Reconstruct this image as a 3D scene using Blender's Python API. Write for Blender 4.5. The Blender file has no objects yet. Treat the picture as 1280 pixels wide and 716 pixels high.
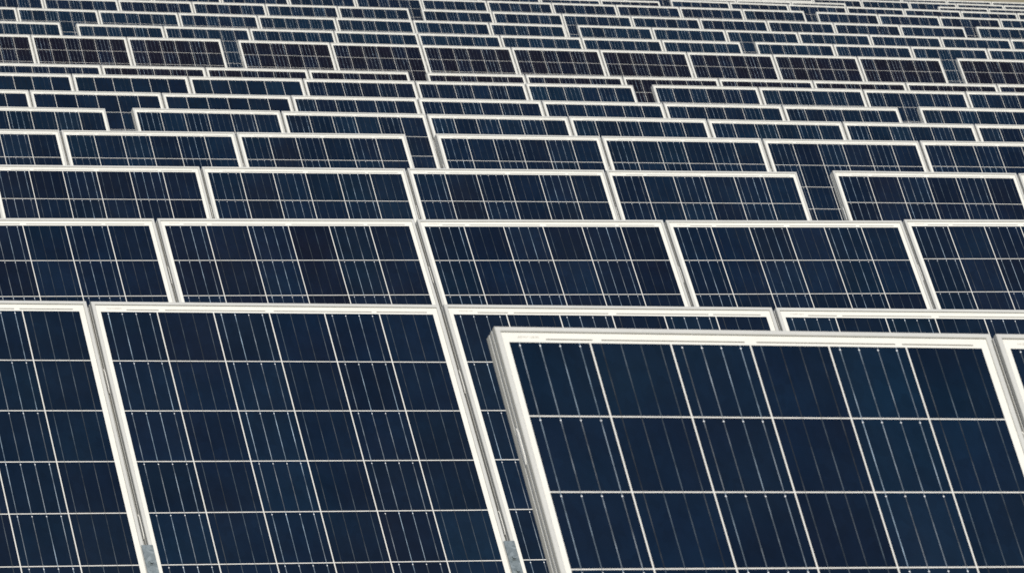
# Field of tilted solar panels seen through a long lens: rows of eight-panel racks climbing a slope.
import bpy, bmesh, math, random
from mathutils import Vector, Matrix
random.seed(11)
S = bpy.context.scene
C = S.collection

# ------------------------------------------------------------------ measured layout
CAM_Z = 2.75                      # eye height above the ground under the camera
PITCH, ROLL = 0.027836, 0.018272
LENS = 6466.8 / 1280 * 36
PW, PL, PITCH_X = 0.999, 1.65, 1.0121     # panel width, length, spacing along the row
SHIFT = -0.0015
# row, top left corner of panel 0 (camera at 0,0,0), row heading, tilt, slope along the row, first, last, gap before, gap after, hue, tint, ribbon strength
TABLES = [
 ('A', (-0.0285, 9.1399, -0.3246), 0.41748, 0.9165, -0.01139, 0, 1, 1, 0, .30, 1.0),
 ('B', (-1.1051, 13.597, -0.437), 0.42553, 0.90593, -0.00466, -1, 2, 0, 0, .32, 1.0),
 ('C', (-1.2816, 18.6501, -0.2969), 0.40986, 0.8855, 0.00875, -1, 3, 0, 0, 0.43, 1.0),
 ('D', (-1.4246, 23.6331, -0.1363), 0.40372, 0.90376, 0.00609, -1, 2, 0, 1, 0.47, 1.0),
 ('D', (1.5303, 24.842, -0.1087), 0.40233, 0.90376, 0.00242, 0, 1, 1, 0, 0.47, 1.0),
 ('E', (-2.4609, 28.0989, 0.0215), 0.4042, 0.88831, 0.00642, -1, 1, 0, 1, 0.33, .8),
 ('E', (-0.4409, 29.0314, 0.0397), 0.39167, 0.88831, 0.00371, 0, 3, 1, 0, 0.33, 1.0),
 ('F', (-3.5151, 32.4045, 0.1653), 0.40817, 0.89759, 0.0010, 0, 0, 0, 1, 0.30, .8),
 ('F', (-2.4268, 32.8425, 0.1729), 0.41263, 0.89759, 0.00113, 0, 6, 1, 0, 0.30, 1.0),
 ('G', (-3.5051, 37.3738, 0.3124), 0.41367, 0.89759, 0.00156, -1, 6, 0, 1, 0.32, .9),
 ('G', (3.1353, 40.2453, 0.3344), 0.40817, 0.89759, 0.0, 0, 0, 1, 0, 0.32, 1.0),
 ('H', (-3.6266, 42.3229, 0.4922), 0.41037, 0.89759, 0.0029, -1, 4, 0, 1, 0.27, .9),
 ('H', (1.1715, 44.3706, 0.5132), 0.40469, 0.89759, 0.00204, 0, 3, 1, 0, 0.27, 1.0),
 ('I', (-3.7865, 47.2866, 0.6366), 0.40736, 0.89759, 0.00193, -1, 2, 0, 1, .90, 1.0),
 ('I', (-0.8378, 48.569, 0.6385), 0.40681, 0.89759, 0.00312, 0, 6, 1, 0, .95, 1.0),
 ('J', (-4.8579, 51.8144, 0.9861), 0.40489, 0.88488, 0.00252, -1, 1, 0, 1, .93, 1.0),
 ('J', (-2.8367, 52.7321, 0.9881), 0.40996, 0.88488, -0.00033, 0, 7, 1, 1, .93, 1.0),
 ('J', (4.7654, 56.0195, 0.9962), 0.40817, 0.88488, 0.0, 0, 0, 1, 0, .93, 1.0),
 ('K', (-5.9143, 56.2023, 1.2151), 0.40817, 0.89759, 0.0, 0, 0, 0, 1, 0.10, 1.0),
 ('K', (-4.8186, 56.6672, 1.2094), 0.41436, 0.89759, -0.00033, 0, 7, 1, 1, 0.10, 1.0),
 ('K', (2.7591, 59.9212, 1.2087), 0.40285, 0.89759, -0.00029, 0, 3, 1, 0, 0.10, 1.0),
 ('L', (-5.9064, 61.1363, 1.4797), 0.41098, 0.89759, -0.0033, -1, 6, 0, 1, 0.12, 1.0),
 ('L', (0.7486, 64.0077, 1.461), 0.40537, 0.89759, -0.00376, 0, 6, 1, 0, 0.12, 1.0),
 ('M', (-5.1323, 66.5753, 1.7361), 0.41254, 0.89759, 0.00034, -2, 3, 0, 1, 0.30, 1.0),
 ('M', (-1.2595, 68.2404, 1.7287), 0.40667, 0.89759, -0.00358, 0, 7, 1, 1, 0.30, 1.0),
 ('M', (6.3443, 71.5292, 1.712), 0.40817, 0.89759, -0.003, 0, 0, 1, 0, 0.30, 1.0),
 ('N', (-0.4354, 73.6846, 2.0036), 0.41308, 0.89759, -0.00208, -6, 4, 0, 1, 0.38, 1.0),
 ('N', (4.374, 75.7451, 1.9843), 0.40281, 0.89759, -0.00614, 0, 3, 1, 0, 0.38, 1.0),
 ('O', (1.2721, 79.5123, 2.211), 0.4107, 0.89759, 0.0002, -3, 0, 0, 1, 0.45, 1.0),
 ('O', (2.3613, 79.971, 2.2412), 0.40238, 0.89759, -0.00755, 0, 6, 1, 0, 0.45, 1.0),
 ('P', (4.5499, 85.996, 2.4153), 0.40817, 0.89759, 0.0, -4, 0, 0, 1, 0.35, 1.0),
 ('Q', (4.2864, 90.944, 2.5804), 0.40816, 0.89759, 0.00041, -1, 0, 0, 1, 0.40, 1.0),
 ('Q', (7.5049, 92.3326, 2.5516), 0.40692, 0.89759, -0.00404, 0, 1, 1, 0, 0.40, 1.0),
 ('R', (6.4303, 96.9468, 2.7756), 0.41025, 0.89759, -0.00444, -2, 3, 0, 0, 0.25, 1.0),
 ('S', (9.4578, 103.3169, 2.9744), 0.40812, 0.89759, 0.0, -3, 1, 0, 0, 0.30, 1.0),
]
TOP_ABOVE_GROUND = 2.02

# ------------------------------------------------------------------ node helpers
class Expr:
    """A float socket with operators, so that the shaders read as formulas."""
    def __init__(self, nt, sock): self.nt, self.s = nt, sock
    def _m(self, op, *a):
        n = self.nt.nodes.new('ShaderNodeMath'); n.operation = op
        for k, x in enumerate((self,) + a):
            if isinstance(x, Expr): self.nt.links.new(x.s, n.inputs[k])
            else: n.inputs[k].default_value = float(x)
        return Expr(self.nt, n.outputs[0])
    def __add__(self, o): return self._m('ADD', o)
    def __sub__(self, o): return self._m('SUBTRACT', o)
    def __mul__(self, o): return self._m('MULTIPLY', o)
    def __truediv__(self, o): return self._m('DIVIDE', o)
    __radd__ = __add__; __rmul__ = __mul__
    def floor(self): return self._m('FLOOR')
    def fract(self): return self._m('FRACT')
    def abs(self): return self._m('ABSOLUTE')
    def lt(self, o): return self._m('LESS_THAN', o)
    def gt(self, o): return self._m('GREATER_THAN', o)
    def mod(self, o): return self._m('FLOORED_MODULO', o)
    def max(self, o): return self._m('MAXIMUM', o)
    def min(self, o): return self._m('MINIMUM', o)
    def pow(self, o): return self._m('POWER', o)
    def inv(self): return Expr._m(self, 'MULTIPLY_ADD', -1, 1)
    def clamp(self):
        e = self._m('MULTIPLY', 1.0); e.s.node.use_clamp = True; return e

def new_mat(name):
    m = bpy.data.materials.new(name); m.use_nodes = True
    nt = m.node_tree; b = nt.nodes['Principled BSDF']
    return m, nt, b
def vec(nt, x, y, z=0.0):
    n = nt.nodes.new('ShaderNodeCombineXYZ')
    for k, a in enumerate((x, y, z)):
        if isinstance(a, Expr): nt.links.new(a.s, n.inputs[k])
        else: n.inputs[k].default_value = a
    return n.outputs[0]
def white(nt, v, dim='3D'):
    n = nt.nodes.new('ShaderNodeTexWhiteNoise'); n.noise_dimensions = dim
    nt.links.new(v, n.inputs['Vector']); return Expr(nt, n.outputs['Value'])
def noise(nt, v, scale, detail=2.0, rough=.5):
    n = nt.nodes.new('ShaderNodeTexNoise'); n.inputs['Scale'].default_value = scale
    n.inputs['Detail'].default_value = detail; n.inputs['Roughness'].default_value = rough
    if v is not None: nt.links.new(v, n.inputs['Vector'])
    return Expr(nt, n.outputs['Fac'])
def mix(nt, fac, a, b):
    n = nt.nodes.new('ShaderNodeMix'); n.data_type = 'RGBA'
    if isinstance(fac, Expr): nt.links.new(fac.s, n.inputs[0])
    else: n.inputs[0].default_value = fac
    for k, c in ((6, a), (7, b)):
        if isinstance(c, tuple): n.inputs[k].default_value = (*c, 1)
        else: nt.links.new(c, n.inputs[k])
    return n.outputs[2]
def scale_col(nt, c, f):
    n = nt.nodes.new('ShaderNodeVectorMath'); n.operation = 'SCALE'
    nt.links.new(c, n.inputs[0])
    if isinstance(f, Expr): nt.links.new(f.s, n.inputs['Scale'])
    else: n.inputs['Scale'].default_value = f
    return n.outputs[0]

# ------------------------------------------------------------------ materials
CP = 0.1592                    # cell pitch
GAPW = 0.0032                  # white line between cells
GU, GV = 0.0225, 0.0312        # where the cell grid begins, from the panel's outer corner

def make_laminate_mat():
    m, nt, b = new_mat('solar_laminate')
    uvn = nt.nodes.new('ShaderNodeUVMap'); uvn.uv_map = 'panel'
    sep = nt.nodes.new('ShaderNodeSeparateXYZ'); nt.links.new(uvn.outputs[0], sep.inputs[0])
    U, V = Expr(nt, sep.outputs[0]), Expr(nt, sep.outputs[1])          # metres from the top left corner
    oi = nt.nodes.new('ShaderNodeObjectInfo')
    sc = nt.nodes.new('ShaderNodeSeparateColor'); nt.links.new(oi.outputs['Color'], sc.inputs[0])
    HUE, RIB, VAR = Expr(nt, sc.outputs[0]), Expr(nt, sc.outputs[1]) * 2.0, Expr(nt, sc.outputs[2])
    RND = Expr(nt, oi.outputs['Random'])
    u, v = U - GU, V - GV
    cu, cv = u / CP, v / CP
    iu, iv = cu.floor(), cv.floor()
    fu, fv = cu.fract() * CP, cv.fract() * CP                            # metres inside the cell
    cs = CP - GAPW
    ingrid = u.gt(0) * v.gt(0) * u.lt(6 * CP - GAPW) * v.lt(10 * CP - GAPW)
    csv = CP - 0.0027                                                       # the cross lines are a little finer
    incell = ingrid * fu.lt(cs) * fv.lt(csv)
    # ---- polycrystalline cells: every cell has a tint of its own, neighbours in one string are related
    r1 = white(nt, vec(nt, iu + 0.5, iv + 0.5, RND * 97.0))
    r2 = white(nt, vec(nt, iu + 0.5, RND * 53.0, 3.3))
    r3 = white(nt, vec(nt, iv + 0.5, iu * 3.1 + 0.5, RND * 31.0 + 7.0))
    odd = iu.mod(2.0)
    cloud = noise(nt, vec(nt, U * 9.0 + RND * 60.0, V * 9.0, RND * 9.0), 1.0, 3.0)
    soft = noise(nt, vec(nt, U * 4.0 + RND * 80.0, V * 5.5, RND * 19.0), 1.0, 1.0)
    h = (HUE + ((r1 - 0.5) * 0.42 + (r2 - 0.5) * 0.36 + (odd - 0.5) * 0.12) * VAR + (soft - 0.5) * 0.55).clamp()
    ramp = nt.nodes.new('ShaderNodeValToRGB')
    cr = ramp.color_ramp
    cr.elements[0].position = 0.0; cr.elements[0].color = (.0038, .0165, .0365, 1)
    cr.elements[1].position = 1.0; cr.elements[1].color = (.0060, .0056, .0128, 1)
    e = cr.elements.new(.42); e.color = (.0034, .0108, .0285, 1)
    e = cr.elements.new(.72); e.color = (.0040, .0080, .0215, 1)
    nt.links.new(h.s, ramp.inputs[0])
    vor = nt.nodes.new('ShaderNodeTexVoronoi'); vor.inputs['Scale'].default_value = 1.0
    nt.links.new(vec(nt, U * 62.0 + RND * 40.0, V * 45.0 + RND * 17.0, 0.0), vor.inputs['Vector'])
    vs = nt.nodes.new('ShaderNodeSeparateColor'); nt.links.new(vor.outputs['Color'], vs.inputs[0])
    flake = Expr(nt, vs.outputs[0])
    val = ((r3 - 0.5) * VAR * 0.5 + 0.72) * (flake * 0.16 + 0.92) * (cloud * 0.7 + 0.65)
    cell = scale_col(nt, ramp.outputs[0], val)
    # ---- four soldered ribbons per cell; the strings run up and down in turn, so every other column is painted brighter for the light it catches
    q = fu * (4.0 / cs)
    bus = ((q.fract() - 0.5).abs() * (cs / 4.0)).lt(0.00088)
    qi = q.floor()
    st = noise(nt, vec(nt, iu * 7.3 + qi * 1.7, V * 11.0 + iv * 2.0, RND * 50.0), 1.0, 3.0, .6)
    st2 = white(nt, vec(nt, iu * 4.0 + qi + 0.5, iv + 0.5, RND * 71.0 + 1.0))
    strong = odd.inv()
    gl = (st - 0.42).max(0.0) * 4.2  # broken glints along each ribbon, painted into its colour
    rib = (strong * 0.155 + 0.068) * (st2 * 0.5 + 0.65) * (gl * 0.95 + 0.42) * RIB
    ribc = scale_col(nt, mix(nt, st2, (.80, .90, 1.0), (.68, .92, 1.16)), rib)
    c1 = mix(nt, bus, cell, ribc)
    # fine silver fingers between the ribbons: only a faint darker and lighter weave
    # solder dot at the head of each ribbon in the strong columns
    du = (q.fract() - 0.5) * (cs / 4.0); dv = fv - 0.0072
    dot = ((du * du + dv * dv).lt(0.0015 ** 2)) * strong * (st2 * 1.2 + RIB * 0.4).gt(0.42)
    c2 = mix(nt, dot, c1, (.72, .74, .76))
    # ---- white backsheet seen between the cells and round the edge
    bn = noise(nt, vec(nt, U * 30.0, V * 30.0, RND * 20.0), 1.0, 3.0)
    back = mix(nt, bn, (.635, .63, .585), (.70, .695, .65))
    linec = mix(nt, bn, (.53, .525, .495), (.66, .65, .61))
    # tinned cross connectors in the top margin
    cuA = cu
    seg = (cuA.gt(.46) * cuA.lt(1.03)).max(cuA.gt(1.14) * cuA.lt(2.93)).max(cuA.gt(3.08) * cuA.lt(4.86)).max(cuA.gt(4.95) * cuA.lt(5.88))
    bar = seg * (v + 0.0066).abs().lt(0.0014)
    bb = mix(nt, bar, back, (.20, .19, .165))
    # printed serial strip: two lines of tiny characters, too small to read
    lu = (u - 0.018) / 0.0021
    ch = white(nt, vec(nt, lu.floor() + 0.5, (v * 900.0).floor() + 0.5, RND * 13.0))
    lab = u.gt(0.018) * u.lt(0.060) * (v + 0.0110).abs().lt(0.0022) * ch.gt(0.35) * (lu.fract().gt(0.3))
    bb = mix(nt, lab * 0.75, bb, (.36, .33, .27))
    ingap = ingrid
    bk = mix(nt, ingap, bb, linec)
    # ribbons pass under the white line between two cells
    xr = ((q.fract() - 0.5).abs() * (cs / 4.0)).lt(0.0007) * ingrid * fv.gt(csv) * fu.lt(cs)
    bk = mix(nt, xr * 0.75, bk, (.16, .16, .15))
    col = mix(nt, incell, bk, c2)
    # ---- dust film and a few dry splashes on the glass
    sp = nt.nodes.new('ShaderNodeTexVoronoi'); sp.inputs['Scale'].default_value = 1.0
    nt.links.new(vec(nt, U * 8.0 + RND * 91.0, V * 8.0 + RND * 37.0, 0.0), sp.inputs['Vector'])
    ss = nt.nodes.new('ShaderNodeSeparateColor'); nt.links.new(sp.outputs['Color'], ss.inputs[0])
    spot = Expr(nt, sp.outputs['Distance']).lt(Expr(nt, ss.outputs[1]) * 0.022) * Expr(nt, ss.outputs[0]).gt(.72)
    dust = noise(nt, vec(nt, U * 3.0 + RND * 33.0, V * 1.6, RND * 5.0), 1.0, 5.0, .65)
    film = ((dust - 0.35).max(0.0) * 0.018 + spot * 0.28)
    col = mix(nt, film, col, (.46, .43, .37))
    nt.links.new(col, b.inputs['Base Color'])
    rgh = dust * 0.16 + 0.05
    nt.links.new(rgh.s, b.inputs['Roughness'])
    b.inputs['IOR'].default_value = 1.33                                  # anti-reflective glass
    return m

def make_frame_mat():
    m, nt, b = new_mat('anodised_aluminium')
    tc = nt.nodes.new('ShaderNodeTexCoord')
    oi = nt.nodes.new('ShaderNodeObjectInfo')
    mp = nt.nodes.new('ShaderNodeMapping'); mp.inputs['Scale'].default_value = (6, 6, 6)
    nt.links.new(tc.outputs['Object'], mp.inputs[0])
    n1 = noise(nt, mp.outputs[0], 2.0, 4.0, .6)
    n2 = noise(nt, mp.outputs[0], 40.0, 2.0, .5)
    f = n1 * 0.7 + n2 * 0.3 + (Expr(nt, oi.outputs['Random']) - 0.5) * 0.25
    c = mix(nt, f.clamp(), (.43, .43, .41), (.57, .57, .54))
    nt.links.new(c, b.inputs['Base Color'])
    b.inputs['Metallic'].default_value = .12
    r = n2 * 0.2 + 0.36
    nt.links.new(r.s, b.inputs['Roughness'])
    return m

def make_plain(name, c0, c1, rough, metal=0.0, sc=18.0):
    m, nt, b = new_mat(name)
    tc = nt.nodes.new('ShaderNodeTexCoord')
    n1 = noise(nt, tc.outputs['Object'], sc, 4.0, .65)
    nt.links.new(mix(nt, ((n1 - 0.3) * 2.2).clamp(), c0, c1), b.inputs['Base Color'])
    b.inputs['Roughness'].default_value = rough; b.inputs['Metallic'].default_value = metal
    return m

def make_zinc():
    m, nt, b = new_mat('galvanised_steel')
    tc = nt.nodes.new('ShaderNodeTexCoord')
    vor = nt.nodes.new('ShaderNodeTexVoronoi'); vor.inputs['Scale'].default_value = 120
    nt.links.new(tc.outputs['Object'], vor.inputs['Vector'])
    vs = nt.nodes.new('ShaderNodeSeparateColor'); nt.links.new(vor.outputs['Color'], vs.inputs[0])
    n1 = noise(nt, tc.outputs['Object'], 45.0, 3.0, .6)
    f = (Expr(nt, vs.outputs[0]) * 0.55 + n1 * 0.6)
    nt.links.new(mix(nt, f.clamp(), (.10, .13, .14), (.30, .345, .36)), b.inputs['Base Color'])
    b.inputs['Metallic'].default_value = .55; b.inputs['Roughness'].default_value = .42
    return m

def make_ground():
    m, nt, b = new_mat('dry_ground')
    tc = nt.nodes.new('ShaderNodeTexCoord')
    a = noise(nt, tc.outputs['Object'], .35, 6.0, .6); c = noise(nt, tc.outputs['Object'], 6.0, 5.0, .7)
    g = noise(nt, tc.outputs['Object'], 1.3, 6.0, .7)
    soil = mix(nt, c, (.17, .135, .09), (.40, .345, .26))
    grass = mix(nt, c, (.10, .10, .045), (.27, .25, .13))
    nt.links.new(mix(nt, ((a * 0.5 + g * 0.5 - 0.45) * 6.0).clamp(), soil, grass), b.inputs['Base Color'])
    b.inputs['Roughness'].default_value = .95
    bp = nt.nodes.new('ShaderNodeBump'); bp.inputs['Strength'].default_value = .6; bp.inputs['Distance'].default_value = .06
    nt.links.new(c.s, bp.inputs['Height']); nt.links.new(bp.outputs[0], b.inputs['Normal'])
    return m

M_LAM, M_FRAME, M_ZINC, M_GROUND = make_laminate_mat(), make_frame_mat(), make_zinc(), make_ground()
M_SLOT = make_plain('slot_sunlit_inside', (.86, .86, .84), (.92, .92, .90), .35, .0)  # pale colour imitates sun on the inside of the frame slots
M_BACK = make_plain('white_backsheet', (.70, .70, .68), (.78, .78, .76), .5)

# ------------------------------------------------------------------ mesh helpers
def to_mesh(name, bm, mats):
    me = bpy.data.meshes.new(name); bm.to_mesh(me); bm.free()
    for m in mats: me.materials.append(m)
    return me
def link(name, me, parent=None):
    o = bpy.data.objects.new(name, me); C.objects.link(o)
    if parent: o.parent = parent
    return o
def box(bm, x0, x1, y0, y1, z0, z1, mi=0):
    v = [bm.verts.new((x, y, z)) for z in (z0, z1) for y in (y0, y1) for x in (x0, x1)]
    for q in ((0, 2, 3, 1), (4, 5, 7, 6), (0, 1, 5, 4), (2, 6, 7, 3), (0, 4, 6, 2), (1, 3, 7, 5)):
        f = bm.faces.new([v[k] for k in q]); f.material_index = mi
def cyl(bm, p0, p1, r, n=16, mi=0):
    p0, p1 = Vector(p0), Vector(p1); d = (p1 - p0).normalized()
    a = d.orthogonal().normalized(); b_ = d.cross(a)
    R = [[bm.verts.new(p + r * (math.cos(t) * a + math.sin(t) * b_)) for t in [2 * math.pi * k / n for k in range(n)]] for p in (p0, p1)]
    for k in range(n):
        f = bm.faces.new((R[0][k], R[0][(k + 1) % n], R[1][(k + 1) % n], R[1][k])); f.smooth = True; f.material_index = mi
    bm.faces.new(R[0][::-1]).material_index = mi; bm.faces.new(R[1]).material_index = mi

# panel local axes: x along the row, y UP the slope (0 at the bottom edge, PL at the top), z out of the glass; the frame front is z = 0
def frame_mesh():
    """One extruded hollow profile run round the panel with mitred corners: grooved outer wall, narrow lip over the glass, flange behind."""
    bm = bmesh.new()
    prof = [(.0100, -.0036), (.0100, -.0010), (.0090, 0.0), (.0014, 0.0), (0.0, -.0014),          # lip
            (0.0, -.0100), (.0020, -.0114), (.0020, -.0138), (0.0, -.0152),                      # shallow grooves of the outer wall
            (0.0, -.0225), (.0022, -.0240), (.0022, -.0268), (0.0, -.0282),
            (0.0, -.0400), (.0270, -.0400), (.0270, -.0384), (.0040, -.0384), (.0040, -.0095), (.0100, -.0095)]
    rings = []
    for (cx, cy, sx, sy) in ((0, 0, 1, 1), (PW, 0, -1, 1), (PW, PL, -1, -1), (0, PL, 1, -1)):
        rings.append([bm.verts.new((cx + sx * s, cy + sy * s, z)) for s, z in prof])
    n = len(prof)
    for k in range(4):
        A, B = rings[k], rings[(k + 1) % 4]
        for j in range(n):
            bm.faces.new((A[j], A[(j + 1) % n], B[(j + 1) % n], B[j]))
    bmesh.ops.recalc_face_normals(bm, faces=bm.faces)
    # long drain and fixing slots in the side walls: raised strips, their sunlit inside painted pale
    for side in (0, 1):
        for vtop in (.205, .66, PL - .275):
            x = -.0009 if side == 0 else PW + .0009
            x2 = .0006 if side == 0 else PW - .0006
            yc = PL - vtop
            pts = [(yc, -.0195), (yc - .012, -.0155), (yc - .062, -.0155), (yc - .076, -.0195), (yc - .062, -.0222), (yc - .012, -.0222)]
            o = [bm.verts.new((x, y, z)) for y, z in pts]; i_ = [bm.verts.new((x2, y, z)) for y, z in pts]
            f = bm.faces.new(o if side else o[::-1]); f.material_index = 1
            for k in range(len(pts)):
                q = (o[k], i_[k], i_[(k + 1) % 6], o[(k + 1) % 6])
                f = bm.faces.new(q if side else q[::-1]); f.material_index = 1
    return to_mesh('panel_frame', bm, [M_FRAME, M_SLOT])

def laminate_mesh():
    bm = bmesh.new()
    e = .0048
    box(bm, e, PW - e, e, PL - e, -.0090, -.0038)
    bm.faces.ensure_lookup_table()
    lay = bm.loops.layers.uv.new('panel')
    for f in bm.faces:
        f.normal_update()
        f.material_index = 0 if f.normal.z > .5 else 1
        for l in f.loops: l[lay].uv = (l.vert.co.x, PL - l.vert.co.y)
    return to_mesh('panel_glass', bm, [M_LAM, M_BACK])

FRAME, GLASS = frame_mesh(), laminate_mesh()

def axes(yaw, tilt, sl):
    er = Vector((math.cos(yaw), math.sin(yaw), sl)).normalized()
    h = Vector((math.sin(yaw), -math.cos(yaw), 0))
    ed = h * math.cos(tilt) - Vector((0, 0, math.sin(tilt)))
    ed = (ed - er * er.dot(ed)).normalized()
    return er, -ed, er.cross(-ed)

# ------------------------------------------------------------------ terrain: one sheet following the row feet, then a rising hillside
MY = 0.408
def perp(x, y): return y * math.cos(MY) - x * math.sin(MY)
knots = {}
for t in TABLES:
    er, up, nn = axes(t[2], t[3], t[4])
    foot = Vector(t[1]) - up * (PL / 2)
    knots.setdefault(t[0], []).append((perp(foot.x, foot.y), t[1][2] + CAM_Z - TOP_ABOVE_GROUND))
K = sorted((sum(a for a, _ in v) / len(v), sum(b for _, b in v) / len(v)) for v in knots.values())
K = [(-60, -1.3), (-10, .0), (2.5, .22)] + K + [(K[-1][0] + 14, K[-1][1] + .85), (K[-1][0] + 60, K[-1][1] + 7.0), (K[-1][0] + 200, K[-1][1] + 27), (K[-1][0] + 420, K[-1][1] + 42)]
def ground_z(x, y):
    p = perp(x, y)
    if p <= K[0][0]: return K[0][1]
    for (a, za), (b, zb) in zip(K, K[1:]):
        if p <= b:
            return za + (zb - za) * (p - a) / (b - a)
    return K[-1][1]
def terrain():
    bm = bmesh.new()
    ps = [-60, -30, -10]; p = 0.0
    while p < 110: ps.append(p); p += 1.1
    ps += [115, 122, 130, 145, 165, 200, 250, 330, 420, 505]
    as_ = [-300, -180, -110, -70, -45, -30] + [-22 + 1.6 * k for k in range(52)] + [66, 85, 120, 180, 300]
    g = []
    for p in ps:
        row = []
        for a in as_:
            x, y = a * math.cos(MY) - p * math.sin(MY), a * math.sin(MY) + p * math.cos(MY)
            z = ground_z(x, y) + (.03 * math.sin(x * 1.7 + y * .6) + .025 * math.sin(y * 2.3 - x))
            if p > 112: z += 1.2 * math.sin(a * .045 + p * .02) * min(1, (p - 112) / 60)
            row.append(bm.verts.new((x, y, z)))
        g.append(row)
    for i in range(len(g) - 1):
        for j in range(len(as_) - 1):
            f = bm.faces.new((g[i][j], g[i][j + 1], g[i + 1][j + 1], g[i + 1][j])); f.smooth = True
    bmesh.ops.recalc_face_normals(bm, faces=bm.faces)
    o = link('ground', to_mesh('ground', bm, [M_GROUND])); o['kind'] = 'structure'; o['label'] = 'dry sloping ground under and behind the rows of panels'
    return o
G = terrain()

# ------------------------------------------------------------------ panels
ORD = ['zeroth', 'first', 'second', 'third', 'fourth', 'fifth', 'sixth', 'seventh', 'eighth', 'ninth', 'tenth', 'eleventh', 'twelfth', 'thirteenth',
       'fourteenth', 'fifteenth', 'sixteenth', 'seventeenth', 'eighteenth', 'nineteenth', 'twentieth']
ROWS = 'ABCDEFGHIJKLMNOPQRS'
def look(hue, rib):
    if hue > .85: return 'purple-black'
    if hue > .55: return 'indigo'
    if rib < .3: return 'stripe-free'
    if hue < .28: return 'teal-blue'
    return 'navy'
VARY = dict(A=.42, B=.5, C=.6, D=.5, E=.45, F=.5, G=.4, H=.6, I=.5, J=.4, K=.45, L=.5)
RIBBON = dict(A=1.15, B=1.25, C=1.2, D=1.3, E=1.3, F=1.5, G=1.5, H=1.6, I=1.5, J=1.7, K=1.7, L=1.7, M=1.7, N=1.7, O=1.7, P=1.6, Q=1.6, R=1.5, S=1.5)
PLAIN = {('G', 0): 3, ('H', 0): 3}
count_in_row = {}
for t in TABLES: count_in_row[t[0]] = count_in_row.get(t[0], 0) + t[6] - t[5] + 1
seen = {}
proto = None
prev_end = {}
for ti, t in enumerate(TABLES):
    row, X0, yaw, tilt, sl, i0, i1, gb, ga, hue, rib = t
    er, up, nn = axes(yaw, tilt, sl)
    for i in range(i0, i1 + 1):
        seen[row] = seen.get(row, 0) + 1
        k = seen[row]
        top = Vector(X0) + er * (i * PITCH_X + SHIFT) + Vector((0, 0, CAM_Z))
        j = random.gauss(0, .0012); jt = random.gauss(0, .0012)
        up2 = (up + nn * jt).normalized(); n2 = er.cross(up2)
        base = top - up2 * PL + n2 * j * .5 + up2 * (random.gauss(0, .0012) if row not in 'AB' else 0)
        if proto is None:
            e = bpy.data.objects.new('solar_panel', None); C.objects.link(e)
            e.empty_display_size = .1
            fr = link('frame', FRAME, e); gl = link('glass_sheet', GLASS, e)
            proto = (e, fr, gl)
        else:
            e = proto[0].copy(); C.objects.link(e)
            fr = proto[1].copy(); C.objects.link(fr); fr.parent = e
            gl = proto[2].copy(); C.objects.link(gl); gl.parent = e
        mw = Matrix((( er.x, up2.x, n2.x, base.x), (er.y, up2.y, n2.y, base.y), (er.z, up2.z, n2.z, base.z), (0, 0, 0, 1)))
        e.matrix_world = mw
        h, r = hue + random.gauss(0, .05), rib
        if (row, 0) in PLAIN and ti in (9, 11) and k <= PLAIN[(row, 0)]: r = .12
        if row == 'I' and k == 1: h = .40
        h = min(1, max(0, h))
        gl.color = (h, r * RIBBON.get(row, 1.0) * .5, VARY.get(row, .7), 1)
        e['category'] = 'solar panel'; e['group'] = 'solar panels standing in tilted rows'
        rr = ORD[ROWS.index(row) + 1]
        lk = look(hue, r) if not (row == 'I' and k == 1) else 'navy'
        where = f'{rr} row from the front'
        if row == 'A':
            e['label'] = 'largest, nearest navy solar panel with its thick grooved frame side showing' if i == 0 else 'navy solar panel cut off by the edge, beside the largest nearest panel'
        elif i == i1 and ga:
            e['label'] = f'{lk} solar panel just left of a gap, {ORD[k]} along the {where}'
        elif i == i0 and gb:
            e['label'] = f'{lk} solar panel just right of a gap, {ORD[k]} along the {where}'
        elif k == 1:
            e['label'] = f'{lk} solar panel at the left end of the {where}'
        elif k == count_in_row[row]:
            e['label'] = f'{lk} solar panel at the right end of the {where}'
        else:
            e['label'] = f'{lk} solar panel, {ORD[k]} from the left in the {where}'

# ------------------------------------------------------------------ racks of the near rows (galvanised tube, posts, a clamp bar over each joint)
def local_mw(er, up, nn, o):
    return Matrix(((er.x, up.x, nn.x, o.x), (er.y, up.y, nn.y, o.y), (er.z, up.z, nn.z, o.z), (0, 0, 0, 1)))
def clamp_mesh():
    """Hat-shaped clamp bar that grips two frames, with its bolt head and washer."""
    bm = bmesh.new()
    w = .0155
    box(bm, -w, w, -.06, .06, .0006, .0040)
    box(bm, -.0045, .0045, -.058, .058, -.034, .0004)
    bmesh.ops.bevel(bm, geom=[e for e in bm.edges], offset=.0006, segments=1, affect='EDGES')
    for yy in (.006, -.035):
        cyl(bm, (0, yy, .0040), (0, yy, .0055), .0085, 20)
        cyl(bm, (0, yy, .0055), (0, yy, .0100), .0060, 6)
    return to_mesh('module_clamp', bm, [M_ZINC])
CLAMP = clamp_mesh()
rack_words = {'A': ('steel rack under the largest nearest panel, open left end showing', None),
              'B': ('galvanised rack of the second row, its grey clamps gripping the panel joints', None)}
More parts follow.
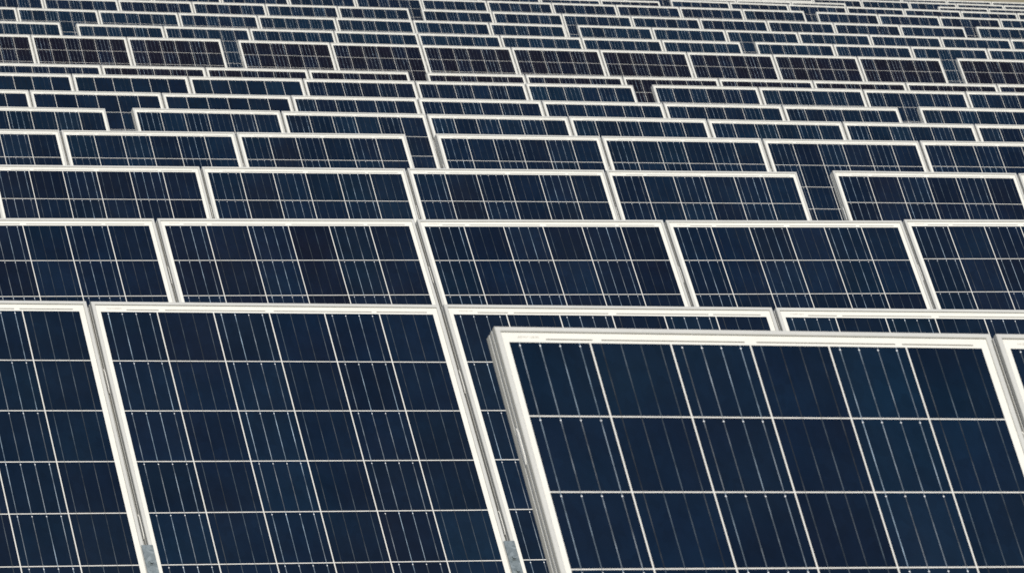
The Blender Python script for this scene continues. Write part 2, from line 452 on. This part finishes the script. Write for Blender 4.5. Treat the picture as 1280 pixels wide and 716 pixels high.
for ti, t in enumerate(TABLES):
    row, X0, yaw, tilt, sl, i0, i1, gb, ga, hue, rib = t
    if row not in rack_words: continue
    er, up, nn = axes(yaw, tilt, sl)
    O = Vector(X0) + Vector((0, 0, CAM_Z)) + er * SHIFT
    mid = O - up * (PL / 2) - nn * .125
    L0, L1 = i0 * PITCH_X - (.08 if gb else .0), (i1 + 1) * PITCH_X - (PITCH_X - PW) + .0
    base = mid + er * L0
    e = bpy.data.objects.new('mounting_rack', None); C.objects.link(e); e.empty_display_size = .1
    e.location = Vector((base.x, base.y, ground_z(base.x, base.y)))
    bpy.context.view_layer.update()
    inv = e.matrix_world.inverted()
    e['label'] = rack_words[row][0]; e['category'] = 'panel rack'
    T4 = local_mw(er, up, nn, mid)
    bm = bmesh.new()
    box(bm, L0, L1, -.05, .05, -.05, .05)
    bmesh.ops.bevel(bm, geom=[x for x in bm.edges], offset=.008, segments=2, affect='EDGES')
    o = link('torque_tube', to_mesh('torque_tube', bm, [M_ZINC]), e); o.matrix_parent_inverse = Matrix(); o.matrix_basis = inv @ T4
    # hat rails up the slope at every joint
    for i in range(i0, i1 + 2):
        xc = i * PITCH_X - (PITCH_X - PW) / 2
        if i == i0 and gb: xc = i0 * PITCH_X + .16
        bm = bmesh.new()
        box(bm, -.03, .03, -.42, .42, .0502, .0848)
        bmesh.ops.bevel(bm, geom=[x for x in bm.edges], offset=.003, segments=1, affect='EDGES')
        o = link('cross_rail', to_mesh('cross_rail', bm, [M_ZINC]), e)
        o.matrix_basis = inv @ T4 @ Matrix.Translation((xc, 0, 0))
        if i == i0 and gb: continue
        o = link('clamp', CLAMP, e)
        o.matrix_basis = inv @ T4 @ Matrix.Translation((xc, -.005, .125))
    x = L0 + .45
    while x < L1:
        p = mid + er * x
        gz = ground_z(p.x, p.y)
        bm = bmesh.new()
        hh = (p.z - .04) - gz
        box(bm, -.05, .05, -.004, .004, -.35, hh)
        for s in (-1, 1): box(bm, s * .05 - .003, s * .05 + .003, -.035, .035, -.35, hh)
        o = link('post', to_mesh('post', bm, [M_ZINC]), e)
        o.matrix_basis = inv @ (Matrix.Translation((p.x, p.y, gz)) @ Matrix.Rotation(yaw, 4, 'Z'))
        x += 2.3

# ------------------------------------------------------------------ camera
cd = bpy.data.cameras.new('Camera'); cam = bpy.data.objects.new('Camera', cd); C.objects.link(cam)
cd.sensor_width = 36; cd.sensor_fit = 'HORIZONTAL'; cd.lens = LENS
cd.clip_start = .1; cd.clip_end = 3000
fwd = Vector((0, math.cos(PITCH), -math.sin(PITCH))); rt = Vector((1, 0, 0)); uu = rt.cross(fwd)
right = rt * math.cos(ROLL) + uu * math.sin(ROLL); upv = uu * math.cos(ROLL) - rt * math.sin(ROLL)
cam.matrix_world = Matrix(((right.x, upv.x, -fwd.x, 0), (right.y, upv.y, -fwd.y, 0), (right.z, upv.z, -fwd.z, CAM_Z), (0, 0, 0, 1)))
cd.dof.use_dof = True; cd.dof.focus_distance = 17.5; cd.dof.aperture_fstop = 34
S.camera = cam

# ------------------------------------------------------------------ light
SUN_EL = math.radians(50); SUN_OFF = math.radians(-15)     # to the left of the panels' own facing
az = MY + SUN_OFF
sd = Vector((math.sin(az) * math.cos(SUN_EL), -math.cos(az) * math.cos(SUN_EL), math.sin(SUN_EL)))   # towards the sun
sl = bpy.data.lights.new('sun', 'SUN'); sl.energy = 4.1; sl.angle = math.radians(.53); sl.color = (1.0, .945, .845)
so = bpy.data.objects.new('sun', sl); C.objects.link(so)
so.rotation_euler = (-sd).to_track_quat('-Z', 'Y').to_euler()
so.location = (20, -40, 60)
w = bpy.data.worlds.new('World'); S.world = w; w.use_nodes = True
nt = w.node_tree; bg = nt.nodes['Background']
sky = nt.nodes.new('ShaderNodeTexSky'); sky.sky_type = 'NISHITA'; sky.sun_disc = False
sky.sun_elevation = SUN_EL; sky.sun_rotation = math.atan2(sd.x, sd.y)
nt.links.new(sky.outputs[0], bg.inputs[0]); bg.inputs[1].default_value = .085
S.view_settings.view_transform = 'Standard'; S.view_settings.look = 'None'
S.view_settings.exposure = 0.0; S.view_settings.gamma = 1.0
S.render.engine = 'CYCLES'; S.cycles.use_denoising = False
S.cycles.max_bounces = 6
S.cycles.pixel_filter_type = 'BLACKMAN_HARRIS'; S.cycles.filter_width = 1.6
